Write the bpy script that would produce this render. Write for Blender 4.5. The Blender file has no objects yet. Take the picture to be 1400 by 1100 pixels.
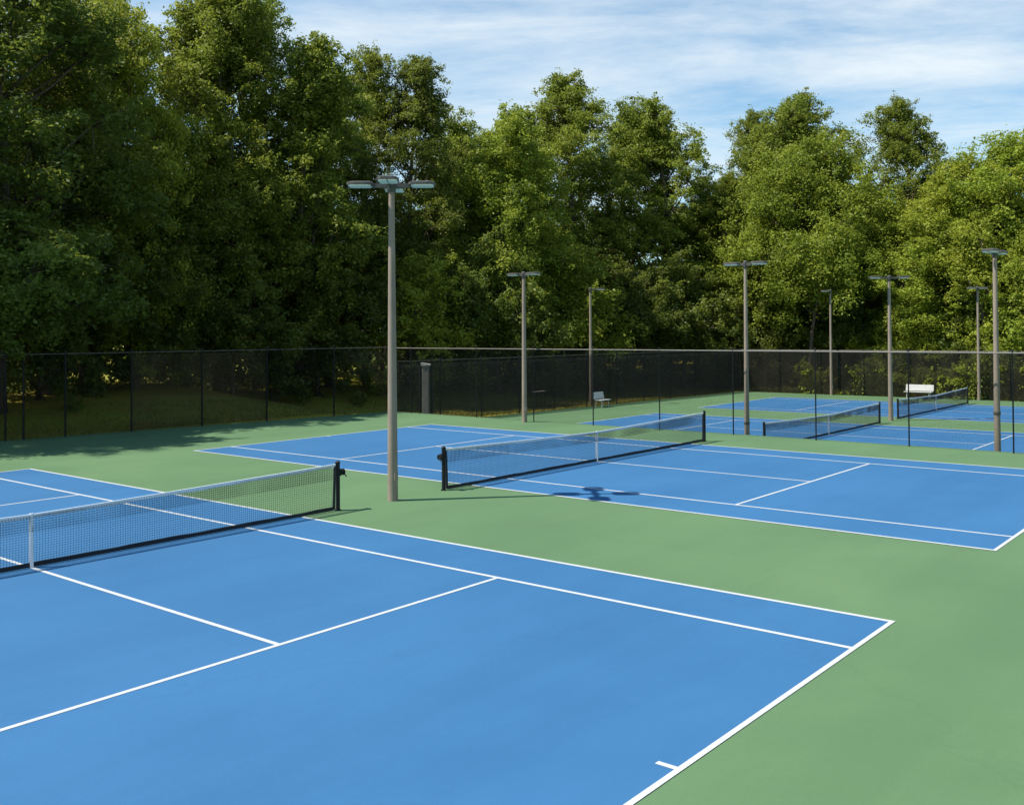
import bpy, math, random
import numpy as np
from mathutils import Matrix, Vector
R=math.radians
sc=bpy.context.scene
COL=sc.collection
rng=np.random.default_rng(7)

# ------------------------------------------------------------------ helpers
def tag(o,label=None,cat=None,group=None,kind=None):
    if label: o['label']=label
    if cat: o['category']=cat
    if group: o['group']=group
    if kind: o['kind']=kind
    return o
def empty(name,loc,rz=0,**k):
    o=bpy.data.objects.new(name,None); COL.objects.link(o)
    o.location=loc; o.rotation_euler=(0,0,rz); o.empty_display_size=.2
    return tag(o,**k)
class MB:
    """collects shapes, then links them as ONE mesh object"""
    def __init__(s): s.v=[];s.f=[];s.n=0
    def add(s,v,f):
        v=np.asarray(v,float);s.v.append(v)
        s.f+= [tuple(i+s.n for i in q) for q in f]; s.n+=len(v)
    def box(s,c,d,rz=0,taper=1,bev=0):
        x,y,z=[k/2 for k in d];cr,sr=math.cos(rz),math.sin(rz)
        if bev>0:
            prof=[(-x+bev,-y),(x-bev,-y),(x,-y+bev),(x,y-bev),(x-bev,y),(-x+bev,y),(-x,y-bev),(-x,-y+bev)]
            s.prism([(c[0]+a*cr-b*sr,c[1]+a*sr+b*cr) for a,b in prof],c[2]-z,c[2]+z);return
        P=[]
        for sz in(-1,1):
            t=taper if sz>0 else 1
            for a,b in((-1,-1),(1,-1),(1,1),(-1,1)):
                X,Y=a*x*t,b*y*t
                P.append((c[0]+X*cr-Y*sr,c[1]+X*sr+Y*cr,c[2]+sz*z))
        s.add(P,[(3,2,1,0),(4,5,6,7),(0,1,5,4),(1,2,6,5),(2,3,7,6),(3,0,4,7)])
    def prism(s,poly,z0,z1,top=1.0,centre=None):
        n=len(poly);poly=np.array(poly)
        cc=poly.mean(0) if centre is None else np.array(centre)
        P=[(a,b,z0) for a,b in poly]+[(a,b,z1) for a,b in (cc+(poly-cc)*top)]
        s.add(P,[tuple(range(n))[::-1],tuple(range(n,2*n))]+[(i,(i+1)%n,(i+1)%n+n,i+n) for i in range(n)])
    def lathe(s,prof,c=(0,0,0),n=16):
        P=[];F=[]
        for r,z in prof:
            for i in range(n):
                a=2*math.pi*i/n;P.append((c[0]+r*math.cos(a),c[1]+r*math.sin(a),c[2]+z))
        for k in range(len(prof)-1):
            for i in range(n):
                j=(i+1)%n;F.append((k*n+i,k*n+j,k*n+n+j,k*n+n+i))
        F.append(tuple(range(n))[::-1]);F.append(tuple(range((len(prof)-1)*n,len(prof)*n)))
        s.add(P,F)
    def tube(s,pts,rad,n=8):
        pts=[Vector(p) for p in pts];rad=rad if hasattr(rad,'__len__') else [rad]*len(pts)
        P=[];F=[];N=len(pts);up=None
        for k,p in enumerate(pts):
            d=(pts[min(k+1,N-1)]-pts[max(k-1,0)]).normalized()
            if up is None: up=Vector((0,0,1)) if abs(d.z)<.9 else Vector((1,0,0))
            a=d.cross(up).normalized();b=a.cross(d).normalized();up=b
            for i in range(n):
                t=2*math.pi*i/n;q=p+(a*math.cos(t)+b*math.sin(t))*rad[k];P.append(tuple(q))
        for k in range(N-1):
            for i in range(n):
                j=(i+1)%n;F.append((k*n+i,k*n+j,k*n+n+j,k*n+n+i))
        F.append(tuple(range(n))[::-1]);F.append(tuple(range((N-1)*n,N*n)))
        s.add(P,F)
    def strands(s,A,B,r,n=3):
        """many straight thin wires at once"""
        A=np.asarray(A,float);B=np.asarray(B,float);d=B-A;L=np.linalg.norm(d,axis=1,keepdims=True);d=d/np.maximum(L,1e-9)
        up=np.where(np.abs(d[:,2:3])<.9,np.array([[0,0,1.]]),np.array([[1.,0,0]]))
        a=np.cross(d,up);a/=np.linalg.norm(a,axis=1,keepdims=True);b=np.cross(a,d)
        V=[]
        for E in(A,B):
            for i in range(n):
                t=2*math.pi*i/n+.5;V.append(E+(a*math.cos(t)+b*math.sin(t))*r)
        V=np.stack(V,1).reshape(-1,3);m=len(A);base=(np.arange(m)*2*n)[:,None]
        F=[]
        for i in range(n):
            j=(i+1)%n;F.append(np.hstack([base+i,base+j,base+n+j,base+n+i]))
        F=np.concatenate(F).tolist();s.add(V,F)
    def build(s,name,mat,parent=None,smooth=False,**k):
        me=bpy.data.meshes.new(name);V=np.concatenate(s.v) if s.v else np.zeros((0,3))
        me.from_pydata(V.tolist(),[],s.f);me.materials.append(mat);me.update()
        if smooth: me.shade_smooth(); me.set_sharp_from_angle(angle=R(40))
        o=bpy.data.objects.new(name,me);COL.objects.link(o)
        if parent: o.parent=parent
        return tag(o,**k)

# ------------------------------------------------------------------ materials
def mat(name):
    m=bpy.data.materials.new(name);m.use_nodes=True;nt=m.node_tree
    return m,nt,nt.nodes['Principled BSDF'],nt.nodes['Material Output']
def N(nt,t,**k):
    n=nt.nodes.new(t)
    for a,b in k.items():
        if a in n.inputs: n.inputs[a].default_value=b
        else: setattr(n,a,b)
    return n
def ramp(nt,fac,stops):
    r=nt.nodes.new('ShaderNodeValToRGB');e=r.color_ramp.elements
    while len(e)<len(stops): e.new(.5)
    for k,(p,c) in zip(e,stops):
        k.position=p;k.color=(*c,1) if len(c)==3 else c
    nt.links.new(fac,r.inputs[0]);return r
def noise(nt,scale,detail=4,rough=.55,vec=None,dist=0):
    n=N(nt,'ShaderNodeTexNoise',Scale=scale,Detail=detail,Roughness=rough,Distortion=dist)
    if vec is not None: nt.links.new(vec,n.inputs['Vector'])
    return n
def objvec(nt,scale=(1,1,1)):
    t=nt.nodes.new('ShaderNodeTexCoord');m=nt.nodes.new('ShaderNodeMapping');m.inputs['Scale'].default_value=scale
    nt.links.new(t.outputs['Object'],m.inputs['Vector']);return m.outputs['Vector']
def mixc(nt,fac,a,b,blend='MIX'):
    m=nt.nodes.new('ShaderNodeMix');m.data_type='RGBA';m.blend_type=blend
    for k,x in ((0,fac),(6,a),(7,b)):
        if isinstance(x,(int,float)): m.inputs[k].default_value=x
        elif isinstance(x,tuple): m.inputs[k].default_value=(*x,1)
        else: nt.links.new(x,m.inputs[k])
    return m.outputs[2]
def bump(nt,bs,h,strength,dist=.01):
    b=N(nt,'ShaderNodeBump',Strength=strength,Distance=dist);nt.links.new(h,b.inputs['Height']);nt.links.new(b.outputs[0],bs.inputs['Normal'])
def acrylic(name,c1,c2,c3,rough=.8):
    m,nt,bs,_=mat(name);v=objvec(nt)
    big=noise(nt,.22,3,.5,v,.4);mid=noise(nt,1.1,4,.6,v,.6);st=noise(nt,.5,5,.65,objvec(nt,(1,.12,1)),.2);fine=noise(nt,90,3,.7,v)
    a=ramp(nt,big.outputs[0],[(.35,c1),(.65,c2)]).outputs[0]
    a=mixc(nt,ramp(nt,mid.outputs[0],[(.42,(0,0,0)),(.75,(.25,.25,.25))]).outputs[0],a,c3)
    s=ramp(nt,st.outputs[0],[(.40,(.955,.955,.955)),(.60,(1.03,1.03,1.03))]).outputs[0]
    a=mixc(nt,1.0,a,s,'MULTIPLY')
    gr=noise(nt,11,6,.8,v)
    a=mixc(nt,1.0,a,ramp(nt,gr.outputs[0],[(.3,(.955,.96,.965)),(.7,(1.04,1.035,1.03))]).outputs[0],'MULTIPLY')
    # ball scuffs, drying marks and a few hairline cracks
    sc_=noise(nt,3.4,6,.8,objvec(nt,(1,1.7,1)),1.2)
    a=mixc(nt,1.0,a,ramp(nt,sc_.outputs[0],[(.28,(.93,.94,.95)),(.38,(1,1,1)),(.66,(1,1,1)),(.76,(1.07,1.06,1.05))]).outputs[0],'MULTIPLY')
    vo=N(nt,'ShaderNodeTexVoronoi',Scale=.085);vo.feature='DISTANCE_TO_EDGE'
    wv=nt.nodes.new('ShaderNodeVectorMath');wv.operation='ADD';wn=noise(nt,1.3,6,.7,v);nt.links.new(v,wv.inputs[0]);nt.links.new(wn.outputs['Color'],wv.inputs[1]);nt.links.new(wv.outputs[0],vo.inputs['Vector'])
    a=mixc(nt,1.0,a,ramp(nt,vo.outputs[0],[(.0,(.95,.95,.95)),(.0010,(1,1,1))]).outputs[0],'MULTIPLY')
    g=ramp(nt,fine.outputs[0],[(.3,(.90,.90,.90)),(.7,(1.08,1.08,1.08))]).outputs[0]
    a=mixc(nt,1.0,a,g,'MULTIPLY')
    nt.links.new(a,bs.inputs['Base Color']);bs.inputs['Roughness'].default_value=rough
    bs.inputs['Specular IOR Level'].default_value=.22
    bump(nt,bs,noise(nt,260,3,.7,v).outputs[0],.35,.003);return m
M={}
M['blue']=acrylic('blue_acrylic',(.029,.117,.250),(.034,.130,.272),(.039,.140,.284))
M['green']=acrylic('green_acrylic',(.086,.160,.074),(.103,.183,.084),(.088,.168,.089))
m,nt,bs,_=mat('line_paint');v=objvec(nt)
nt.links.new(ramp(nt,noise(nt,14,5,.7,v).outputs[0],[(.3,(.40,.42,.43)),(.55,(.50,.51,.515))]).outputs[0],bs.inputs['Base Color']);bs.inputs['Roughness'].default_value=.6;M['line']=m
def simple(name,c,rough=.5,metal=0,var=.12,scale=6,stretch=(1,1,1),spec=.5):
    m,nt,bs,_=mat(name);v=objvec(nt,stretch)
    n=noise(nt,scale,5,.65,v)
    lo=tuple(x*(1-var) for x in c);hi=tuple(min(1,x*(1+var)) for x in c)
    nt.links.new(ramp(nt,n.outputs[0],[(.3,lo),(.7,hi)]).outputs[0],bs.inputs['Base Color'])
    bs.inputs['Roughness'].default_value=rough;bs.inputs['Metallic'].default_value=metal;bs.inputs['Specular IOR Level'].default_value=spec
    return m
M['pole']=simple('weathered_pole_paint',(.255,.200,.150),.7,0,.16,3,(1,1,.5))
M['fixture']=simple('fixture_bronze_paint',(.085,.075,.062),.5,0,.2,9)
M['lens']=simple('lamp_lens_glass',(.85,.83,.74),.4,0,.08,20)
M['black']=simple('black_vinyl',(.010,.011,.011),.6,0,.3,8,spec=.25)
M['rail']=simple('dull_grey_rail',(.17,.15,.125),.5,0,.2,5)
M['rail_shade']=simple('brown_shaded_rail',(.065,.055,.042),.8,0,.3,5)  # darker copy of the rail colour, tree shade put into the paint
M['netblack']=simple('net_cord',(.010,.013,.018),.8,0,.2,30)
M['tape']=simple('white_net_tape',(.74,.75,.75),.75,0,.06,18)
M['bench']=simple('white_bench_paint',(.56,.55,.51),.55,0,.1,10)
M['concrete']=simple('concrete_edge',(.25,.24,.22),.9,0,.2,3)
M['pillar']=simple('grey_weathered_boards',(.14,.12,.105),.8,0,.25,2,(9,9,.7))
M['pale']=simple('pale_ribbed_cap',(.42,.38,.33),.7,0,.2,9)
M['bark']=simple('grey_brown_bark',(.095,.075,.055),.95,0,.45,2.5,(4,4,.6),.2)
# windscreen: woven mesh that lets part of the light through
def screen(name,c,opac):
    m,nt,bs,out=mat(name);v=objvec(nt,(1,1,.35))
    n=noise(nt,.9,5,.65,v)
    nt.links.new(ramp(nt,n.outputs[0],[(.3,tuple(x*.6 for x in c)),(.7,tuple(x*1.4 for x in c))]).outputs[0],bs.inputs['Base Color'])
    bs.inputs['Roughness'].default_value=.95;bs.inputs['Specular IOR Level'].default_value=.1
    tr=nt.nodes.new('ShaderNodeBsdfTransparent');mx=nt.nodes.new('ShaderNodeMixShader')
    f=ramp(nt,noise(nt,.45,4,.6,v).outputs[0],[(.35,(opac-.06,)*3),(.65,(min(1,opac+.05),)*3)])
    nt.links.new(f.outputs[0],mx.inputs[0]);nt.links.new(tr.outputs[0],mx.inputs[1]);nt.links.new(bs.outputs[0],mx.inputs[2]);nt.links.new(mx.outputs[0],out.inputs[0]);return m
M['screen']=screen('black_windscreen_fabric',(.030,.027,.020),.62)
M['screen_brown']=screen('faded_windscreen_fabric',(.085,.062,.032),.42)
def leafmat(name,cols,trans=.42):
    m,nt,bs,out=mat(name)
    at=nt.nodes.new('ShaderNodeAttribute');at.attribute_name='tone'
    oi=nt.nodes.new('ShaderNodeObjectInfo')
    c=ramp(nt,at.outputs['Fac'],cols).outputs[0]
    hs=nt.nodes.new('ShaderNodeHueSaturation')
    mr=N(nt,'ShaderNodeMapRange');mr.inputs['To Min'].default_value=.485;mr.inputs['To Max'].default_value=.512
    mv=N(nt,'ShaderNodeMapRange');mv.inputs['To Min'].default_value=.85;mv.inputs['To Max'].default_value=1.2
    mul=nt.nodes.new('ShaderNodeMath');mul.operation='MULTIPLY';mul.inputs[1].default_value=7.31
    fr=nt.nodes.new('ShaderNodeMath');fr.operation='FRACT'
    nt.links.new(oi.outputs['Random'],mr.inputs[0]);nt.links.new(oi.outputs['Random'],mul.inputs[0]);nt.links.new(mul.outputs[0],fr.inputs[0]);nt.links.new(fr.outputs[0],mv.inputs[0])
    nt.links.new(mr.outputs[0],hs.inputs['Hue']);nt.links.new(mv.outputs[0],hs.inputs['Value']);nt.links.new(c,hs.inputs['Color'])
    nt.links.new(hs.outputs[0],bs.inputs['Base Color']);bs.inputs['Roughness'].default_value=.55;bs.inputs['Specular IOR Level'].default_value=.28
    tb=nt.nodes.new('ShaderNodeBsdfTranslucent');yl=mixc(nt,.5,hs.outputs[0],(.36,.42,.05))
    nt.links.new(yl,tb.inputs[0]);mx=nt.nodes.new('ShaderNodeMixShader');mx.inputs[0].default_value=trans
    nt.links.new(bs.outputs[0],mx.inputs[1]);nt.links.new(tb.outputs[0],mx.inputs[2]);nt.links.new(mx.outputs[0],out.inputs[0]);return m
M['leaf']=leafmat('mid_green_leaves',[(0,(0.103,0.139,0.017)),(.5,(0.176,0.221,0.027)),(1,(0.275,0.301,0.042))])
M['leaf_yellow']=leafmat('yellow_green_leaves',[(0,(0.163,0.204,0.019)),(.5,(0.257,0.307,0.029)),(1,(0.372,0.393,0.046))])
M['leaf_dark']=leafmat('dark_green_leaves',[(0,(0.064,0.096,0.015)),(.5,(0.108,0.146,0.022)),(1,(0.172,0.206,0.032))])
# wood floor and lawn
m,nt,bs,_=mat('lawn_and_leaf_litter');v=objvec(nt)
a=ramp(nt,noise(nt,.35,5,.65,v,.5).outputs[0],[(.40,(.25,.20,.032)),(.54,(.27,.25,.030)),(.68,(.24,.30,.036))]).outputs[0]
b=ramp(nt,noise(nt,14,5,.75,v).outputs[0],[(.3,(.6,.6,.6)),(.7,(1.35,1.3,1.2))]).outputs[0]
nt.links.new(mixc(nt,1.0,a,b,'MULTIPLY'),bs.inputs['Base Color']);bs.inputs['Roughness'].default_value=.95;bs.inputs['Specular IOR Level'].default_value=.15
bump(nt,bs,noise(nt,22,5,.8,v).outputs[0],.8,.05);M['ground']=m
M['grass']=leafmat('grass_blades',[(0,(.09,.11,.018)),(.5,(.15,.15,.026)),(1,(.24,.22,.06))],.3)

# ------------------------------------------------------------------ camera
yaw,pit,rol=2.25423636,.0171606,-.0063912;FPX=1352.22457
f=Vector((math.cos(pit)*math.cos(yaw),math.cos(pit)*math.sin(yaw),math.sin(pit)))
r0=Vector((math.sin(yaw),-math.cos(yaw),0));u0=r0.cross(f)
r=math.cos(rol)*r0+math.sin(rol)*u0;u=math.cos(rol)*u0-math.sin(rol)*r0
cd=bpy.data.cameras.new('camera');cam=bpy.data.objects.new('camera',cd);COL.objects.link(cam);sc.camera=cam
mt=Matrix.Identity(4)
for i in range(3): mt[i][0]=r[i];mt[i][1]=u[i];mt[i][2]=-f[i]
mt[0][3],mt[1][3],mt[2][3]=16.198,-7.532,3.7735
cam.matrix_world=mt;cd.sensor_width=36;cd.sensor_fit='HORIZONTAL';cd.lens=FPX/1400*36;cd.shift_y=-120.4/1400;cd.clip_end=3000;cd.clip_start=.1

# ------------------------------------------------------------------ light and sky
SUN_EL=R(56.6);sx,sy=-.669,-.743
sd=bpy.data.lights.new('sun','SUN');sd.energy=4.9;sd.angle=R(.53);sd.color=(1,.955,.88)
so=bpy.data.objects.new('sun',sd);COL.objects.link(so);so.location=(-20,-20,60)
to=Vector((sx*math.cos(SUN_EL),sy*math.cos(SUN_EL),math.sin(SUN_EL)));so.rotation_euler=to.to_track_quat('Z','Y').to_euler()
w=bpy.data.worlds.new('World');sc.world=w;w.use_nodes=True;nt=w.node_tree;bg=nt.nodes['Background']
sky=nt.nodes.new('ShaderNodeTexSky');sky.sky_type='NISHITA';sky.sun_disc=False;sky.sun_elevation=SUN_EL
sky.sun_rotation=math.atan2(sx,sy);sky.air_density=1.0;sky.dust_density=.6;sky.ozone_density=1.4;sky.altitude=0
tc=nt.nodes.new('ShaderNodeTexCoord');sp=nt.nodes.new('ShaderNodeSeparateXYZ');nt.links.new(tc.outputs['Generated'],sp.inputs[0])
# high thin cloud sheet: the view direction carried out to a flat layer overhead
mx_=N(nt,'ShaderNodeMath',operation='MAXIMUM');mx_.inputs[1].default_value=.0;nt.links.new(sp.outputs[2],mx_.inputs[0])
ad=N(nt,'ShaderNodeMath',operation='ADD');ad.inputs[1].default_value=.07;nt.links.new(mx_.outputs[0],ad.inputs[0])
vd=nt.nodes.new('ShaderNodeVectorMath');vd.operation='DIVIDE';cb=nt.nodes.new('ShaderNodeCombineXYZ')
for k in range(3): nt.links.new(ad.outputs[0],cb.inputs[k])
nt.links.new(tc.outputs['Generated'],vd.inputs[0]);nt.links.new(cb.outputs[0],vd.inputs[1])
mp=nt.nodes.new('ShaderNodeMapping');mp.inputs['Scale'].default_value=(.85,1.35,0);mp.inputs['Location'].default_value=(3.1,1.7,0)
rt_=nt.nodes.new('ShaderNodeMapping');rt_.inputs['Rotation'].default_value=(0,0,R(-39));nt.links.new(vd.outputs[0],rt_.inputs[0]);nt.links.new(rt_.outputs[0],mp.inputs[0])
n1=noise(nt,1.15,8,.60,mp.outputs[0],.5);n2=noise(nt,.42,3,.5,mp.outputs[0],.2)
sm=N(nt,'ShaderNodeMath',operation='ADD');nt.links.new(n1.outputs[0],sm.inputs[0]);nt.links.new(n2.outputs[0],sm.inputs[1])
cr=ramp(nt,sm.outputs[0],[(.0,(0,0,0)),(.5,(0,0,0)),(1,(1,1,1))])
mr=N(nt,'ShaderNodeMapRange');mr.inputs['From Min'].default_value=.88;mr.inputs['From Max'].default_value=1.32;mr.inputs['To Max'].default_value=.9;mr.inputs['To Min'].default_value=.14
# one brighter cloud bank low in the north
sb=nt.nodes.new('ShaderNodeVectorMath');sb.operation='SUBTRACT';sb.inputs[1].default_value=(1.22,2.92,0);nt.links.new(rt_.outputs[0],sb.inputs[0])
sb2=nt.nodes.new('ShaderNodeVectorMath');sb2.operation='MULTIPLY';sb2.inputs[1].default_value=(1.35,3.6,0);nt.links.new(sb.outputs[0],sb2.inputs[0])
ln=nt.nodes.new('ShaderNodeVectorMath');ln.operation='LENGTH';nt.links.new(sb2.outputs[0],ln.inputs[0])
bk=N(nt,'ShaderNodeMapRange');bk.interpolation_type='SMOOTHSTEP';bk.inputs['From Min'].default_value=0;bk.inputs['From Max'].default_value=1.25;bk.inputs['To Min'].default_value=.34;bk.inputs['To Max'].default_value=0;nt.links.new(ln.outputs['Value'],bk.inputs[0])
n3=noise(nt,5.5,9,.68,mp.outputs[0],.25);n3m=N(nt,'ShaderNodeMath',operation='MULTIPLY_ADD');n3m.inputs[1].default_value=.34;nt.links.new(n3.outputs[0],n3m.inputs[0]);n3m.inputs[2].default_value=-.17
s2=N(nt,'ShaderNodeMath',operation='ADD');nt.links.new(sm.outputs[0],s2.inputs[0]);nt.links.new(bk.outputs[0],s2.inputs[1])
s3=N(nt,'ShaderNodeMath',operation='ADD');nt.links.new(s2.outputs[0],s3.inputs[0]);nt.links.new(n3m.outputs[0],s3.inputs[1])
nt.links.new(s3.outputs[0],mr.inputs[0])
zf=N(nt,'ShaderNodeMapRange');zf.interpolation_type='SMOOTHSTEP';zf.inputs['From Min'].default_value=.34;zf.inputs['From Max'].default_value=.62;zf.inputs['To Min'].default_value=1;zf.inputs['To Max'].default_value=.12
nt.links.new(sp.outputs[2],zf.inputs[0]);mk=N(nt,'ShaderNodeMath',operation='MULTIPLY');nt.links.new(mr.outputs[0],mk.inputs[0]);nt.links.new(zf.outputs[0],mk.inputs[1])
tn=mixc(nt,1.0,sky.outputs[0],(.74,1.07,1.15),'MULTIPLY')
cm=mixc(nt,mk.outputs[0],tn,(6.0,6.6,6.95))
nt.links.new(cm,bg.inputs['Color']);bg.inputs['Strength'].default_value=.10
sc.view_settings.view_transform='Standard';sc.view_settings.look='None';sc.view_settings.exposure=.55;sc.view_settings.gamma=1
sc.render.engine='CYCLES';sc.cycles.max_bounces=8;sc.cycles.transparent_max_bounces=24;sc.cycles.caustics_reflective=False;sc.cycles.caustics_refractive=False

# ------------------------------------------------------------------ ground
LOW=-.8
def hill(x,y):
    """lawn height outside the courts: level with the upper pair, dropping to the lower pair, a low bank to the west"""
    def ss(a,b,t): t=np.clip((t-a)/(b-a),0,1);return t*t*(3-2*t)
    h=-.06+ (LOW)*ss(23,29,y)
    bank=ss(-20.5,-36,x)*1.0*ss(-20,5,y)
    far=ss(62.5,80,y)*.9
    roll=.10*np.sin(x*.31+1)*np.sin(y*.27)*ss(-20.5,-24,x)
    inside=((x>-18.9)&(x<60)&(y<60.8)&(y>25.2))|((x>-20)&(x<60)&(y<=25.2)&(y>-60))
    return h+bank+far+roll-np.where(inside,.5,0)
xs=np.unique(np.concatenate([np.linspace(-900,-80,10),np.linspace(-80,-22,40),np.linspace(-22,-16,25),np.linspace(-16,60,30),np.linspace(60,900,12)]))
ys=np.unique(np.concatenate([np.linspace(-900,-60,10),np.linspace(-60,0,20),np.linspace(0,22,14),np.linspace(22,30,17),np.linspace(30,60,14),np.linspace(60,64,17),np.linspace(64,100,20),np.linspace(100,900,12)]))
X,Y=np.meshgrid(xs,ys);Z=hill(X,Y);nx,ny=len(xs),len(ys)
b=MB();idx=lambda j,i:j*nx+i
b.add(np.stack([X,Y,Z],-1).reshape(-1,3),[(idx(j,i),idx(j,i+1),idx(j+1,i+1),idx(j+1,i)) for j in range(ny-1) for i in range(nx-1)])
b.build('ground',M['ground'],smooth=True,kind='structure',label='shaded lawn and leaf litter around the courts')
# acrylic covered slabs
WX0,WX1=-20.9,-18.05   # the upper slab's west edge runs a little askew
b=MB();b.prism([(-21.6,-40),(45,-40),(45,25.45),(WX1+.05,25.45),(-20.15,8.3)],-1.3,0)
b.build('court_pavement',M['green'],kind='structure',label='green surround of the two upper courts')
b=MB();b.prism([(-18.75,25.46),(45,25.46),(45,60.3),(-17.15,60.3)],-2.0,LOW)
b.build('court_pavement',M['green'],kind='structure',label='green surround of the two lower courts beyond the fence')
Lh,W,S,SV=11.885,5.485,4.115,6.40
def flat(x0,x1,y0,y1,z,bb): bb.add([(x0,y0,z),(x1,y0,z),(x1,y1,z),(x0,y1,z)],[(0,1,2,3)])
def court(cx,cy,cz,label):
    b=MB();flat(-Lh,Lh,-W,W,0,b)
    o=b.build('tennis_court',M['blue'],kind='structure',label=label);o.location=(cx,cy,cz+.004)
    b=MB();z=.004;h=.040
    bl=.031
    for s in(-1,1):
        flat(*( (s*Lh-bl,s*Lh+bl) ),-W-h,W+h,z,b)                      # baselines
        flat(-Lh+bl,Lh-bl,s*W-h,s*W+h,z,b)                             # doubles sidelines
        flat(-Lh+bl,Lh-bl,s*S-h,s*S+h,z,b)                             # singles sidelines
        flat(s*SV-.034,s*SV+.034,-S+h,S-h,z,b)                               # service lines
        x0,x1=sorted((s*(Lh-bl),s*(Lh-bl-.12*1.6)));flat(x0,x1,-.032,.032,z,b) # centre marks
    flat(-SV+.034,SV-.034,-.036,.036,z,b)
    b.build('court_lines',M['line'],o)
    return o
YB,YC,YD=16.20,34.53,50.29
court(0,0,0,'nearest blue tennis court');court(0,YB,0,'second blue tennis court, left of the chain link fence')
court(-.35,YC,LOW,'blue tennis court just beyond the chain link fence');court(-.4,YD,LOW,'farthest blue tennis court before the trees')

# ------------------------------------------------------------------ nets
def net(cx,cy,cz,label,seed,wside=0):
    rg=np.random.default_rng(seed)
    t=empty('tennis_net',(cx,cy,cz),label=label,cat='tennis net',group='nets across the four courts')
    P=6.46;HP,HC=.985,.862
    def top(y): return HC+(HP-HC)*(abs(y)/P)**1.15
    for s in(-1,1):
        b=MB();b.lathe([(.0,0),(.075,0),(.075,.012),(.052,.014),(.046,.05),(.046,1.0),(.052,1.002),(.052,1.02),(.03,1.045),(.001,1.05)],(0,s*P,0),18)
        b.box((0,s*(P-.052),.98),(.03,.03,.07))
        po=b.build('net_post',M['black'],t,True)
        if s!=wside: continue
        b=MB();b.box((0,s*(P+.062),.80),(.07,.035,.15),bev=.008)
        b.tube([(0,s*(P+.075),.80),(0,s*(P+.14),.80)],[.045,.045],12)
        b.tube([(0,s*(P+.13),.80),(.0,s*(P+.155),.80)],[.07,.07],14)
        b.tube([(0,s*(P+.15),.80),(.05,s*(P+.16),.74),(.08,s*(P+.17),.70)],.012,6)
        b.build('winch',M['black'],po,True)
    Ys=np.arange(-P+.10,P-.10,.047);zb=.05
    sag=lambda y,z: .022*np.sin(y*1.3+seed)*(1-np.abs(z-.5)*1.4)
    A=[];B=[]
    for y in Ys:
        zt=top(y)-.03;lv=np.linspace(zb,zt,5)
        for a,c in zip(lv[:-1],lv[1:]): A.append((sag(y,a),y,a));B.append((sag(y,c),y,c))
    rows=list(np.linspace(0,1,21))
    seg=np.linspace(Ys[0],Ys[-1],41)
    for k in rows:
        for a,c in zip(seg[:-1],seg[1:]):
            za=zb+(top(a)-.03-zb)*k;zc=zb+(top(c)-.03-zb)*k
            A.append((sag(a,za),a,za));B.append((sag(c,zc),c,zc))
    # doubled cord in the upper third
    for y in Ys+.0235:
        if y>Ys[-1]: continue
        zt=top(y)-.03;A.append((.012+sag(y,.8),y,zt-.30*zt/.95));B.append((.012,y,zt));A.append((-.012,y-.012,zt-.30*zt/.95));B.append((-.012,y-.012,zt))
    for k in np.linspace(.685,.985,7)+.02:
        for a,c in zip(seg[:-1],seg[1:]):
            za=zb+(top(a)-.03-zb)*min(k,.99);zc=zb+(top(c)-.03-zb)*min(k,.99)
            A.append((.012+sag(a,za),a,za));B.append((.012+sag(c,zc),c,zc))
    b=MB();b.strands(A,B,.0027,3);b.build('netting',M['netblack'],t)
    def band(y0,y1,zf0,zf1,th,n):
        b=MB();V=[];F=[]
        yy=np.linspace(y0,y1,n+1)
        for y in yy:
            for dx,z in((-th,zf0(y)),(th,zf0(y)),(th,zf1(y)),(-th,zf1(y))): V.append((dx,y,z))
        for i in range(n):
            o=i*4;F+=[(o,o+1,o+5,o+4),(o+1,o+2,o+6,o+5),(o+2,o+3,o+7,o+6),(o+3,o,o+4,o+7)]
        F+=[(3,2,1,0),(n*4,n*4+1,n*4+2,n*4+3)];b.add(V,F);return b
    wob=lambda y:.004*math.sin(y*3.1+seed)+.003*math.sin(y*7.7)
    band(-P+.06,P-.06,lambda y:top(y)-.062+wob(y),lambda y:top(y)+.004,.011,60).build('top_band',M['tape'],t)
    band(-P+.12,P-.12,lambda y:.012,lambda y:.085+wob(y),.009,60).build('bottom_band',M['netblack'],t)
    for s in(-1,1):
        b=MB();y=s*(P-.115);b.add([(-.014,y-.03,.03),(.014,y-.03,.03),(.014,y+.03,.03),(-.014,y+.03,.03),(-.014,y-.02+.03*s,.95),(.014,y-.02+.03*s,.95),(.014,y+.02+.03*s,.95),(-.014,y+.02+.03*s,.95)],
            [(3,2,1,0),(4,5,6,7),(0,1,5,4),(1,2,6,5),(2,3,7,6),(3,0,4,7)])
        b.build('side_strap',M['netblack'],t)
    b=MB()
    for dx in(-.017,.017):
        b.add([(dx-.003,-.028,.012),(dx+.003,-.028,.012),(dx+.003,.028,.012),(dx-.003,.028,.012),(dx-.003,-.026,.872),(dx+.003,-.026,.872),(dx+.003,.026,.872),(dx-.003,.026,.872)],
          [(3,2,1,0),(4,5,6,7),(0,1,5,4),(1,2,6,5),(2,3,7,6),(3,0,4,7)])
    b.box((0,0,.872),(.04,.052,.006));b.box((0,0,.018),(.05,.06,.02));b.build('center_strap',M['tape'],t)
net(0,0,0,'nearest tennis net, running off the left edge of the photo',1,1)
net(0,YB,0,'complete tennis net on the second court, right of the tallest light pole',2,-1)
net(-.35,YC,LOW,'tennis net just behind the slim posts of the chain link fence',3)
net(-.4,YD,LOW,'farthest and smallest tennis net, beside the white bench',4)

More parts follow.
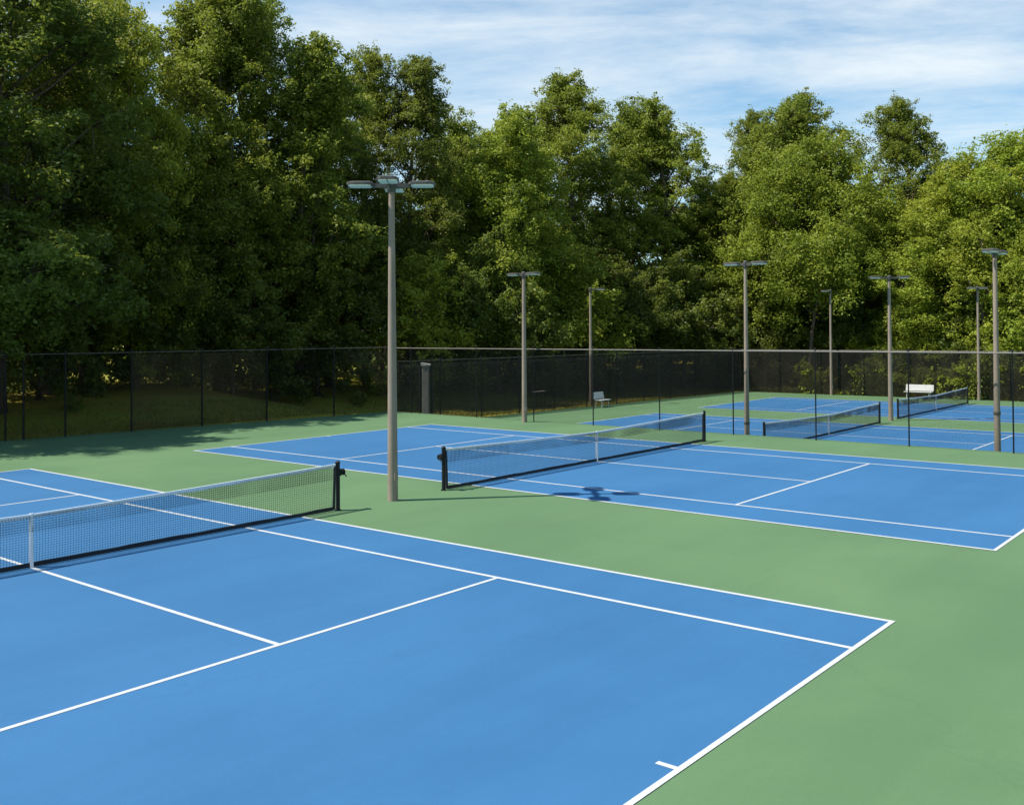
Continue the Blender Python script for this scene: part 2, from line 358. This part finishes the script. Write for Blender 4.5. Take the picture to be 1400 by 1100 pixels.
# ------------------------------------------------------------------ light poles
def fixture(d,dist,parent):
    """a flat shoebox lamp at the end of an arm pointing along angle d"""
    c,s=math.cos(d),math.sin(d);T=lambda a,bb,z:(a*c-bb*s,a*s+bb*c,z)
    L_,Wd=.60,.46
    arm=MB();arm.box(((dist-.28)/2*c,(dist-.28)/2*s,-.03),(dist-.26,.10,.09),d);a_=arm.build('lamp_arm',M['fixture'],parent)
    prof=[(-.5,-.30),(-.40,-.46),(-.2,-.5),(.2,-.5),(.40,-.46),(.5,-.30),(.5,.30),(.40,.46),(.2,.5),(-.2,.5),(-.40,.46),(-.5,.30)]
    h=MB();poly=[T(dist+p*L_,q*Wd,0)[:2] for p,q in prof]
    h.prism(poly,-.022,.026);h.prism(poly,.028,.052,.80)
    ho=h.build('lamp_head',M['fixture'],parent)
    l=MB()
    for sg in(-1,1):
        pr_=[(-.46,.03),(.46,.03),(.46,.34),(.34,.47),(-.34,.47),(-.46,.34)]
        if sg<0: pr_=[(p,-q) for p,q in pr_][::-1]
        l.prism([T(dist+.01+p*L_*.9,q*Wd*.92,0)[:2] for p,q in pr_],-.056,-.024)
    
    l.build('lens',M['lens'],ho)
def pole(x,y,z,H,rb,rt,arms,label,collar=0):
    t=empty('light_pole',(x,y,z),label=label,cat='light pole',group='tall floodlight poles around the courts')
    b=MB();b.lathe([(rb,-.02),(rb,.0),(rb*.985,.4),((rb*.6+rt*.4),H*.45),(rt,H-.05),(rt*.95,H)],n=20)
    b.box((rb*.9,0,.55),(.03,.10,.18));p=b.build('pole',M['pole'],t,True)
    b=MB();b.lathe([(rt*1.25,H-.18),(rt*1.5,H-.16),(rt*1.5,H+.06),(rt*.8,H+.10)],n=12)
    b.build('pole_cap',M['fixture'],t,True)
    if collar:
        b=MB();b.lathe([(rb*1.0,collar),(rb*1.05,collar+.01),(rb*1.05,collar+.09),(rb*1.0,collar+.10)],n=20);b.build('band',M['fixture'],t,True)
    for d,dist in arms:
        hd=bpy.data.objects.new('lamp',None)
        COL.objects.link(hd);hd.parent=t;hd.location=(0,0,H)
        fixture(d,dist,hd)
    return t
D0=math.atan2(.629,.777)
cross=[(D0+k*math.pi/2+.02,.69) for k in range(4)]
pole(.06,8.01,0,7.10,.118,.066,cross,'nearest and tallest looking light pole with four lamps, between the two upper courts')
pole(-9.40,24.68,0,6.15,.11,.065,[(0,.5),(math.pi,.5)],'light pole at the fence behind the second court, its two lamps in a shallow T')
pole(.13,25.62,LOW,6.98,.100,.055,[(.1,.5),(math.pi+.1,.5)],'light pole standing behind the fence just right of the second net',1.15)
pole(8.46,25.72,LOW,6.95,.102,.06,[(math.pi/2,.5),(-math.pi/2,.5)],'thick light pole by the fence at the right edge of the photo',1.9)
pole(-18.75,43.08,LOW,7.15,.11,.06,[(D0,.62)],'light pole beside the small white bench, one lamp reaching right')
pole(-10.16,60.05,LOW,7.25,.10,.06,[(math.pi+D0,.36)],'thin far light pole with one short lamp, left of the long white bench')
pole(-.37,42.66,LOW,7.15,.12,.065,[(D0,.70),(D0+math.pi,.70)],'light pole between the two lower courts with a wide two lamp T')
pole(-.57,60.05,LOW,7.15,.10,.06,[(D0,.30),(D0+math.pi,.35)],'thin far light pole right of the farthest net, at the back fence')

# ------------------------------------------------------------------ fences
def fence(name,label,A,B,posts,H,zfun=None,z=0,wire=.0022,rail_m='rail',screen_m=None,srange=None,pr=.028,mid=False,sh=None):
    A=Vector((A[0],A[1],z));B=Vector((B[0],B[1],z));d=(B-A);L=d.length;d.normalize();n=Vector((-d.y,d.x,0))
    t=empty(name,A,label=label,cat='fence')
    P=lambda s,h,o=0: tuple(d*s+n*o+Vector((0,0,h)))
    for s in posts:
        b=MB();c=P(s,0);b.lathe([(pr,-.3),(pr,H+.01),(pr*1.35,H+.015),(pr*1.35,H+.05),(pr*.4,H+.09)],c,10)
        b.build('post',M['black'],t,True)
    b=MB();b.tube([P(0,H-.03),P(L,H-.03)],.022,8);b.build('top_rail',M[rail_m],t,True)
    b=MB()
    s=.072;hh=H-.09;A1=[];B1=[]
    k=hh*s/.075
    k=hh
    starts=np.arange(-k,L,s)
    for a in starts:
        for sg in(1,-1):
            x0,x1=(a,a+k);z0,z1=(.04,.04+hh)
            if sg<0: z0,z1=z1,z0
            if x0<0: z0=z0+(z1-z0)*(-x0)/k;x0=0
            if x1>L:
                f_=(L-x0)/(x1-x0);z1=z0+(z1-z0)*f_;x1=L
            if x1-x0<.12: continue
            o=.036 if sg>0 else .032
            A1.append(P(x0,z0,-o));B1.append(P(x1,z1,-o))
    b.strands(A1,B1,wire,3);b.build('chain_link',M['black'],t)
    if screen_m:
        b=MB();s0,s1=srange;ns=int((s1-s0)/.35);V=[];F=[];sh=sh or H-.12
        for i in range(ns+1):
            s_=s0+(s1-s0)*i/ns
            for j in range(7):
                zz=.06+(sh-.06)*j/6;V.append(P(s_,zz,.05+.018*math.sin(s_*2.1+j)+.012*math.sin(s_*5.3)))
        for i in range(ns):
            for j in range(6): F.append((i*7+j,i*7+7+j,i*7+8+j,i*7+j+1))
        b.add(V,F);b.build('windscreen',M[screen_m],t,True)
    return t
# fence between the upper and lower pair of courts, y = 25.1
px=[-18.0,-16.5,-12.45,-9.28,-6.27,-3.22,-.17,2.90,5.98,9.04,12.1,15.2,18.3,21.4]
fence('chain_link_fence','black chain link fence with slim posts and grey top rail crossing between the courts',(-18.0,25.15),(21.4,25.15),[x+18.0 for x in px],3.05,pr=.023)
# west fence of the upper courts
A=np.array([-20.9,0.]);B=np.array([-18.0,25.15]);Lw=np.linalg.norm(B-A);yy=[0,2.9,5.8,8.35,8.95,10.4,12.86,15.76,18.71,22.1]
fence('chain_link_fence','black chain link fence in front of the shaded lawn, left of the courts',A,B,[y/25.15*Lw for y in yy],3.08,rail_m='rail_shade',screen_m='screen_brown',srange=(12.9/25.15*Lw,18.7/25.15*Lw),pr=.036)
# west fence of the lower courts with windscreen
A=np.array([-18.85,26.4]);B=np.array([-17.2,60.45]);Lw=np.linalg.norm(B-A)
fence('chain_link_fence','dark screened fence behind the small white bench, left of the lower courts',A,B,list(np.arange(0,Lw-1,3.06)),3.15,z=LOW,rail_m='rail_shade',screen_m='screen',srange=(.1,Lw-.1),pr=.032)
A=np.array([-17.2,60.45]);B=np.array([22,60.45]);Lw=39.2
fence('chain_link_fence','dark screened back fence behind the farthest court, under the trees',A,B,list(np.arange(0,Lw,3.06)),3.12,z=LOW,screen_m='screen',srange=(.1,Lw-.1),pr=.028)

# pillar at the corner
t=empty('pillar',(-16.0,25.62,-.3),R(35),label='grey weathered pillar with a pale sloping cap at the fence corner',cat='pillar')
b=MB();b.box((0,0,1.25),(.31,.26,2.5),bev=.02)
b.build('pillar_body',M['pillar'],t)
b=MB()
for k in range(5): b.add([(-.20,-.17,2.505+.055*(4-k)*.55),(.22,-.17,2.505+.055*(4-k)*.2),(.22,.17,2.505+.055*(4-k)*.2),(-.20,.17,2.505+.055*(4-k)*.55),(-.20,-.17,2.525+.055*(4-k)*.55),(.22,-.17,2.525+.055*(4-k)*.2),(.22,.17,2.525+.055*(4-k)*.2),(-.20,.17,2.525+.055*(4-k)*.55)],[(3,2,1,0),(4,5,6,7),(0,1,5,4),(1,2,6,5),(2,3,7,6),(3,0,4,7)])
b.build('pillar_cap',M['pale'],t)
for s in(-1,1):
    b=MB();b.lathe([(.045,0),(.045,2.42),(.02,2.46)],(s*.28,0,0),10);b.build('side_post',M['black'],t,True)

# ------------------------------------------------------------------ benches
def bench(x,y,z,rz,L,label):
    t=empty('bench',(x,y,z),rz,label=label,cat='bench')
    b=MB()
    for k in range(3): b.box((0,-.05-.155*k,.44),(L,.14,.035),bev=.006)
    b.build('seat',M['bench'],t)
    b=MB()
    for k in range(3):
        zz=.56+.135*k;yb=.06+.03*k;b.add([(-L/2,yb,zz-.06),(L/2,yb,zz-.06),(L/2,yb+.03,zz-.06),(-L/2,yb+.03,zz-.06),(-L/2,yb+.028,zz+.068),(L/2,yb+.028,zz+.068),(L/2,yb+.058,zz+.068),(-L/2,yb+.058,zz+.068)],[(3,2,1,0),(4,5,6,7),(0,1,5,4),(1,2,6,5),(2,3,7,6),(3,0,4,7)])
    b.build('backrest',M['bench'],t)
    for s in(-1,1):
        b=MB();X=s*(L/2-.18);b.tube([(X,-.36,0),(X,-.34,.42)],.022,8);b.tube([(X,.06,0),(X,.02,.42),(X,.17,.90)],.022,8);b.tube([(X,-.36,.415),(X,.03,.415)],.02,8)
        b.build('leg',M['bench'],t,True)
bench(-17.25,41.85,LOW,math.pi/2,1.1,'small white bench at the left fence of the lower courts, beside a light pole')
bench(-4.15,59.75,LOW,0.02,1.75,'long white bench at the back fence behind the farthest net')
t=empty('table',(-19.9,39.3,LOW),R(90),label='thin topped small table outside the dark fence, left of the small white bench',cat='table')
b=MB();b.box((0,0,.98),(1.0,.36,.03),bev=.01);b.build('table_top',M['pale'],t)
for a in(-1,1):
    for c in(-1,1):
        b=MB();b.tube([(a*.42,c*.13,0),(a*.40,c*.11,.96)],.018,6);b.build('leg',M['black'],t)

# ------------------------------------------------------------------ trees
def leaves_mesh(name,P,Nn,size,tone,mat_):
    """one rhombus-shaped leaf face per point"""
    n=len(P);Nn=Nn/np.linalg.norm(Nn,axis=1,keepdims=True)
    rd=rng.normal(size=(n,3));a=np.cross(Nn,rd);a/=np.linalg.norm(a,axis=1,keepdims=True)+1e-9;c=np.cross(Nn,a)
    s=size[:,None];fold=Nn*s*.18
    V=np.stack([P-a*s*.62,P+c*s*.36+fold*.6,P+a*s*.62-fold,P-c*s*.36+fold*.6],1).reshape(-1,3)
    me=bpy.data.meshes.new(name);me.vertices.add(4*n);me.vertices.foreach_set('co',V.ravel().astype(np.float32))
    me.loops.add(4*n);me.loops.foreach_set('vertex_index',np.arange(4*n,dtype=np.int32))
    me.polygons.add(n);me.polygons.foreach_set('loop_start',np.arange(0,4*n,4,dtype=np.int32))
    me.update();me.materials.append(mat_)
    at=me.attributes.new('tone','FLOAT','FACE');at.data.foreach_set('value',np.clip(tone,0,1).astype(np.float32))
    return me
def clump_leaves(C,Rr,count,leaf,tone0,flat_=.88):
    """leaves on irregular little cushions: dense on top, open below"""
    m=len(C);i=np.repeat(np.arange(m),count);k=len(i)
    d=rng.normal(size=(k,3));d/=np.linalg.norm(d,axis=1,keepdims=True)
    low=d[:,2]<-.15;d[low&(rng.random(k)<.45),2]*=-1
    rad=rng.random(k)**.45
    ax=rng.normal(size=(m,3))+np.array([0,0,.5]);ax/=np.linalg.norm(ax,axis=1,keepdims=True);ax*=(Rr*(.5+.9*rng.random(m)))[:,None]
    P=C[i]+d*rad[:,None]*Rr[i][:,None]*np.array([1,1,flat_])+ax[i]*rng.normal(size=(k,1))*.75
    Nn=d*.8+np.array([0,0,.22])+rng.normal(size=(k,3))*.6
    sz=leaf*(.65+.7*rng.random(k));tone=tone0[i]+rng.normal(size=k)*.16
    return P,Nn,sz,tone
def tree_arch(seed,H,Rc,base,nl=26,ncl=11,nleaf=95,leaf=.21,m='leaf',top_pow=.75,open_=.0):
    """returns trunk mesh and crown mesh for one tree, built at its real size"""
    rg=np.random.default_rng(seed)
    b=MB()
    lean=rg.normal(size=2)*.03
    tz=np.linspace(0,H*.93,9);tx=lean[0]*tz+.25*np.sin(tz*.35+seed)*tz/H*2;ty=lean[1]*tz+.25*np.cos(tz*.3+seed)*tz/H*2-.25*tz/H*2*math.cos(seed)
    r0=.011*H+.03
    b.tube([(tx[k],ty[k],tz[k]-(.3 if k==0 else 0)) for k in range(9)],[r0*(1.35 if k==0 else (1-tz[k]/H)**.8) for k in range(9)],9)
    C=[];RR=[];TT=[]
    az=rg.random()*6.28
    for q in range(nl):
        t_=(q+.5*rg.random())/nl
        zc=base+(H-base)*(t_**.92)+rg.normal()*.9*(1-t_)
        prof=(math.sin(math.pi*min(1,(.16+.84*t_)**top_pow))**.62)
        az+=2.4+rg.normal()*.6
        lob=Rc*(.50-.20*t_)*(0.85+.35*rg.random())
        rr=max(0,Rc*prof*(.80+.35*rg.random())-lob*.6)
        k=min(8,int(zc/(H*.93)*8));cx,cy=tx[k]+rr*math.cos(az),ty[k]+rr*math.sin(az)
        zc+=rg.normal()*.25
        if q>=nl-3: zc-=lob*.5
        zs=max(base*.55,zc-rr*(.55+.5*rg.random())-.6);k2=min(8,int(zs/(H*.93)*8))
        s_=Vector((tx[k2],ty[k2],zs));e=Vector((cx,cy,zc));mid=(s_+e)/2+Vector((0,0,-.12*rr))+Vector(tuple(rg.normal(size=3)*.15))
        b.tube([s_,mid,e],[r0*.38*(1-t_*.6),r0*.24*(1-t_*.6),.02],5)
        tl=rg.normal()*.10
        for j in range(ncl):
            d=rg.normal(size=3);d/=np.linalg.norm(d);d[2]=abs(d[2])*1.25-.2 if rg.random()<.6 else d[2]*1.2
            # push clumps outward from the trunk
            d[:2]+=np.array([math.cos(az),math.sin(az)])*.35
            p=np.array([cx,cy,zc])+d*lob*(.45+.65*rg.random())
            C.append(p);RR.append(lob*(.14+.22*rg.random()));TT.append(.42+tl*1.4+rg.normal()*.16)
            if j%2==0: b.tube([e,Vector(tuple(p))],[.022,.010],3)
    # leader sprigs on top: an uneven outline
    for q in range(6):
        a=q*2.4+rg.random();rr=Rc*(.0 if q==0 else .16+.26*rg.random());ht=H-(0 if q==0 else .5+rr*1.0+1.3*rg.random())
        nsp=6
        for j in range(nsp):
            f_=j/(nsp-1);w_=.22+.62*f_
            for _ in range(1+int(2.4*f_)):
                p=np.array([tx[-1]+rr*math.cos(a)*(1-.1*f_),ty[-1]+rr*math.sin(a)*(1-.1*f_),ht-.15-2.3*f_])+rg.normal(size=3)*w_*.45
                C.append(p);RR.append(w_*(.62+.3*rg.random()));TT.append(.5+.1*rg.normal())
    C=np.array(C);RR=np.array(RR);TT=np.array(TT)
    cnt=np.maximum(10,(nleaf*(RR/RR.mean())**2*(.75+.5*rg.random(len(RR)))).astype(int))
    # thin out some lobes so that the sky shows
    P,Nn,sz,tone=clump_leaves(C,RR,cnt,leaf,TT)
    ns=int(len(P)*.04);pi=rng.integers(0,len(P),ns);off=rng.normal(size=(ns,3))*.16
    P=np.concatenate([P,P[pi]+off]);Nn=np.concatenate([Nn,rng.normal(size=(ns,3))+np.array([0,0,.5])]);sz=np.concatenate([sz,sz[pi]*.9]);tone=np.concatenate([tone,tone[pi]])
    cm=leaves_mesh('crown',P,Nn,sz,tone,M[m])
    V=np.concatenate(b.v);tm=bpy.data.meshes.new('trunk');tm.from_pydata(V.tolist(),[],b.f);tm.materials.append(M['bark']);tm.update();tm.shade_smooth()
    return tm,cm,H,Rc
ARCH={
 'a':tree_arch(1,22,3.9,3.5,nl=46,ncl=19,leaf=0.140,nleaf=84,m='leaf'),
 'b':tree_arch(2,24,3.6,4.0,nl=48,ncl=17,leaf=0.133,nleaf=84,m='leaf'),
 'c':tree_arch(3,20,4.4,3.0,nl=42,ncl=20,leaf=0.148,nleaf=84,m='leaf_yellow'),
 'd':tree_arch(4,23,3.4,4.5,nl=46,ncl=17,leaf=0.133,nleaf=80,m='leaf_dark'),
 'e':tree_arch(5,17,5.2,5.0,nl=44,ncl=22,leaf=0.156,nleaf=88,m='leaf_yellow'),
 'f':tree_arch(6,21,3.2,2.8,nl=42,ncl=17,leaf=0.140,nleaf=80,m='leaf',top_pow=1.0),
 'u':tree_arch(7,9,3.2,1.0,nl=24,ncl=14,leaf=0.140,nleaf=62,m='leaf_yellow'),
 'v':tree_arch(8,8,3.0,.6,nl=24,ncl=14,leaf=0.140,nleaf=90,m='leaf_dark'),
 't':tree_arch(10,13,1.7,7.0,nl=16,ncl=9,leaf=.14,nleaf=60,m='leaf_yellow'),
 'w':tree_arch(11,9,3.2,3.4,nl=22,ncl=14,leaf=.140,nleaf=80,m='leaf_dark'),
 's':tree_arch(9,2.6,1.5,.2,nl=12,ncl=10,leaf=0.101,nleaf=60,m='leaf_yellow'),
}
def hz(x,y): return float(hill(np.array(x),np.array(y)))
def plant(kind,x,y,H,Rc,rz,label,cat='tree',name='deciduous_tree',group='trees along the edge of the wood'):
    tm,cm,h0,r0=ARCH[kind]
    t=empty(name,(x,y,hz(x,y)),rz,label=label,cat=cat,group=group)
    t.scale=(Rc/r0,Rc/r0,H/h0)
    for me,n in((tm,'trunk'),(cm,'crown')):
        o=bpy.data.objects.new(n,me);COL.objects.link(o);o.parent=t
    return t
TREES=[
('d',-28.1,11.5,24.0,4.3,'tall dark tree cut by the left edge of the photo'),
('a',-32.1,15.6,20.6,3.2,'dark leafy tree second from the left edge, top just inside the photo'),
('b',-35.1,19.2,21.0,3.3,'tree left of the gap of sky high in the left crowns'),
('c',-32.8,20.8,20.8,3.1,'yellow green topped tree in the left part of the wood'),
('f',-36.3,25.3,23.0,3.1,'open crowned tree with sky showing through, left part of the wood'),
('b',-34.2,26.9,25.6,3.7,'tallest tree, running out of the top of the photo, left of the nearest light pole'),
('a',-36.3,31.2,26.2,3.7,'tall tree with a rounded shoulder, right neighbour of the one cut by the top edge'),
('f',-32.0,31.0,21.6,3.5,'dark flank tree with small bright leaves, left of the nearest light pole'),
('d',-34.8,35.9,20.0,3.0,'lower dark tree on the sloping shoulder left of the sky notch'),
('b',-35.9,40.1,23.6,2.8,'slender pointed tree directly behind and left of the nearest lamp head'),
('d',-33.2,41.7,23.2,3.1,'slender pointed tree behind and right of the nearest lamp head'),
('a',-36.1,48.8,20.3,3.3,'tree filling the dip right of the nearest light pole'),
('c',-30.2,46.8,19.8,4.2,'bright yellow green broad tree right of the nearest light pole'),
('f',-33.3,56.6,21.4,3.8,'mid green tree above the second light pole'),
('b',-31.0,58.2,24.7,4.2,'tall peaked tree in the middle of the skyline'),
('a',-31.2,65.9,23.6,4.5,'rounded tree right of the middle peak of the skyline'),
('f',-26.4,65.9,23.8,3.8,'twin topped tree left of the wide sky gap'),
('d',-27.4,72.3,17.6,2.6,'lower tree on the left side of the wide sky gap'),
('b',-22.4,75.3,23.2,3.1,'tree on the right side of the wide sky gap'),
('a',-18.3,71.1,23.2,4.4,'broad tall tree behind the third light pole'),
('f',-17.7,77.0,24.4,3.6,'ragged topped tree right behind the broad tall one'),
('e',-14.6,67.6,18.8,5.4,'wide round crowned tree in front, its trunk seen through the back fence'),
('b',-9.5,74.0,22.2,3.3,'pointed dark tree standing alone on the skyline at the right'),
('a',-13.2,76.6,15.8,3.4,'low tree between the wide round crown and the lone pointed tree'),
('f',-6.6,76.3,16.0,3.7,'tree right of the lone pointed tree, lower on the skyline'),
('c',-2.8,70.7,16.3,4.6,'sunlit yellow green tree near the right edge of the photo'),
('e',.8,71.9,17.2,5.4,'broad bright tree cut by the right edge of the photo'),
('c',-6.1,67.5,14.0,3.9,'bright lower tree over the farthest net'),
('b',-22.6,69.8,17.5,3.6,'shaded tree below the wide sky gap'),
('d',-33.1,47.8,17.6,3.4,'dark tree between the slender pair and the bright broad one'),
]
for i,(k,x,y,H,Rc,lab) in enumerate(TREES): plant(k,x,y,H,Rc*1.14,i*1.7,lab)
UND=[
('w',-23.3,8.6,8.6,3.9,'low dark branchy tree hanging over the left end of the fence'),
('v',-30.5,14.5,9.0,3.6,'dark understorey tree behind the first fence panels at the left'),
('v',-32.5,20.5,9.5,3.8,'dark understorey tree behind the brownish screened panels'),
('v',-31.5,26.0,8.5,3.6,'dark small tree left of the nearest pole, above the fence rail'),
('v',-31.5,32.0,9.0,3.8,'shaded small tree just behind the nearest light pole'),
('u',-28.5,38.0,9.0,3.8,'shaded small tree behind the grey pillar'),
('v',-27.0,44.0,10.0,3.8,'shaded small tree left of the second light pole'),
('u',-26.0,50.0,10.0,4.0,'shaded small tree between the second pole and the bench pole'),
('v',-25.5,56.0,10.0,4.0,'shaded small tree behind the bench pole'),
('v',-22.5,61.5,10.0,4.0,'dark small tree over the corner of the back fence'),
('v',-18.0,66.5,9.0,3.5,'small tree left of the third light pole above the fence'),
('v',-13.5,69.5,9.5,3.8,'dark small tree behind the trunk of the wide round tree'),
('v',-11.2,68.2,8.0,3.0,'small dark tree left of the wide two lamp pole'),
('u',-6.4,65.8,7.2,2.6,'sunlit small tree behind the long white bench'),
('v',-2.2,67.0,7.5,3.0,'shaded small tree above the farthest net'),
('u',1.2,65.5,9.5,3.6,'sunlit small tree behind the thin pole at the right'),
('u',5.0,66.0,11.0,4.0,'sunlit small tree cut by the right edge of the photo'),
]
for i,(k,x,y,H,Rc,lab) in enumerate(UND): plant(k,x,y,H,Rc,i*2.1,lab,group='small trees under the tall ones')
for i,(x,y,H,l) in enumerate([(-13.2,63.6,12,'thin leaning young tree, its bare stem left of the thick trunk behind the back fence'),(-1.0,64.2,12.5,'slim young tree with a bare stem right of the farthest net'),(1.6,63.4,11.5,'slim forked young tree at the right edge of the photo')]):
    t=plant('t',x,y,H,1.9,i*2.0,l,group='young trees with bare stems');t.rotation_euler=(R(-4+3*i),R(5-4*i),i*2.0)
# trees left of the frame that throw the dappled shade on the apron
for i,(x,y,H,k) in enumerate([(-24.6,1.8,20,'a'),(-27.5,3.5,21,'f'),(-24.5,-3.5,17,'f'),(-30,6,21,'b'),(-28,-9,20,'a')]):
    plant(k,x,y,H,4.2,i*1.3,'tall tree beyond the left edge, only its shade and outer leaves showing')
SHR=[(-7.9,61.6,1.3),(-4.1,61.5,1.0),(-2.6,61.7,1.2),(-.9,61.5,1.4),(.9,61.7,1.2),(2.6,61.6,1.5),(-12.4,61.8,1.1)]
SL=['leafy shrub behind the back fence left of the long bench','leafy shrub at the back fence right of the long bench','shrub behind the farthest net post','shrub left of the thin pole at the right','shrub right of the thin pole at the right','shrub at the right edge behind the back fence','small shrub near the trunk behind the back fence']
for i,((x,y,s),l) in enumerate(zip(SHR,SL)): plant('s',x,y,1.9*s,1.2*s,i*2.3,l,'shrub','shrub','shrubs along the back fence')

# far wood: one uncountable mass behind the front rows
C=[];RR=[];TT=[]
rg=np.random.default_rng(44)
def belt_pts():
    out=[]
    for x,y in [(-38,-5)]: pass
    for y in np.arange(-10,84,3.6):
        for dx in(0,6.5,13): out.append((-41-dx+rg.normal()*1.2,y+rg.normal()*1.2,0))
    for x in np.arange(-36,34,3.8):
        for dy in(0,6,12): out.append((x+rg.normal()*1.2,81+dy+rg.normal()*1.2,1))
    return out
bt=MB()
for (x,y,side) in belt_pts():
    Hm=13.5 if side==0 else 15.0
    Hm+=rg.normal()*1.1;z0=hz(x,y)
    bt.tube([(x,y,z0-.3),(x+.3,y,z0+Hm*.5),(x,y+.2,z0+Hm*.92)],[.2,.14,.04],6)
    for q in range(52):
        t_=rg.random()**1.15;a=rg.random()*6.28;rr=3.3*math.sin(math.pi*(.22+.72*t_))**.6*rg.random()**.4
        C.append((x+rr*math.cos(a),y+rr*math.sin(a),z0+.5+(Hm-.5)*t_));RR.append(.75+.5*rg.random());TT.append(.4+.15*rg.normal())
C=np.array(C);RR=np.array(RR);TT=np.array(TT)
P,Nn,sz,tone=clump_leaves(C,RR,np.full(len(C),26),.42,TT)
me=leaves_mesh('woodland',P,Nn,sz,tone,M['leaf_dark']);o=bpy.data.objects.new('woodland',me);COL.objects.link(o)
tag(o,'dense dark wood filling in behind the front rows of trees',None,None,'stuff')
o2=bt.build('trunks',M['bark'],o,kind='stuff')

# grass blades and weeds along the fences and the lawn edge
def grass(name,pts,h,label):
    n=len(pts);P=np.array([(x,y,hz(x,y)+hh*.4) for (x,y),hh in zip(pts,h)])
    Nn=rng.normal(size=(n,3))*np.array([1,1,.12]);a=np.array([0,0,1.])+rng.normal(size=(n,3))*.28;a/=np.linalg.norm(a,axis=1,keepdims=True)
    Nn/=np.linalg.norm(Nn,axis=1,keepdims=True);c=np.cross(Nn,a);hh=np.array(h)[:,None]
    V=np.stack([P-a*hh*.5-c*.02,P-a*hh*.5+c*.02,P+c*.012+a*hh*.3,P+a*hh*.6+Nn*hh*.15],1).reshape(-1,3)
    me=bpy.data.meshes.new(name);me.vertices.add(4*n);me.vertices.foreach_set('co',V.ravel().astype(np.float32));me.loops.add(4*n);me.loops.foreach_set('vertex_index',np.arange(4*n,dtype=np.int32));me.polygons.add(n);me.polygons.foreach_set('loop_start',np.arange(0,4*n,4,dtype=np.int32));me.update();me.materials.append(M['grass'])
    at=me.attributes.new('tone','FLOAT','FACE');at.data.foreach_set('value',rng.random(n).astype(np.float32))
    o=bpy.data.objects.new(name,me);COL.objects.link(o);return tag(o,label,None,None,'stuff')
pts=[];hs=[]
for k in range(26000):
    y=rg.random()*34-5+ (26 if k%2 else 0)
    x0=(-20.35+ (y/25.15)*2.7) if y<25 else (-18.95+(y-26)/34*1.6)
    pts.append((x0-.25-rg.random()**1.6*9,y));hs.append(.05+.12*rg.random())
for k in range(12000):
    pts.append((-17+rg.random()*28,60.65+rg.random()**1.7*3.2));hs.append(.10+.30*rg.random()**2)
grass('grass',pts,hs,'grass and weeds growing along the outside of the fences')

pts=[];n=900
P=[];
for k in range(n):
    if k%3: y=rg.random()*26-1;x=-20.6+y/25.15*2.85+.1+rg.random()**2.5*3.5;z=.006
    else: y=26+rg.random()*34;x=-18.7+(y-26)/34*1.6+rg.random()**3*2.2;z=LOW+.006
    P.append((x,y,z))
me=leaves_mesh('fallen_leaves',np.array(P),np.array([0,0,1.])+rng.normal(size=(n,3))*.25,.03+.03*rng.random(n),rng.random(n),M['grass'])
o=bpy.data.objects.new('fallen_leaves',me);COL.objects.link(o);tag(o,'small dry leaves blown onto the green surface along the fences',None,None,'stuff')
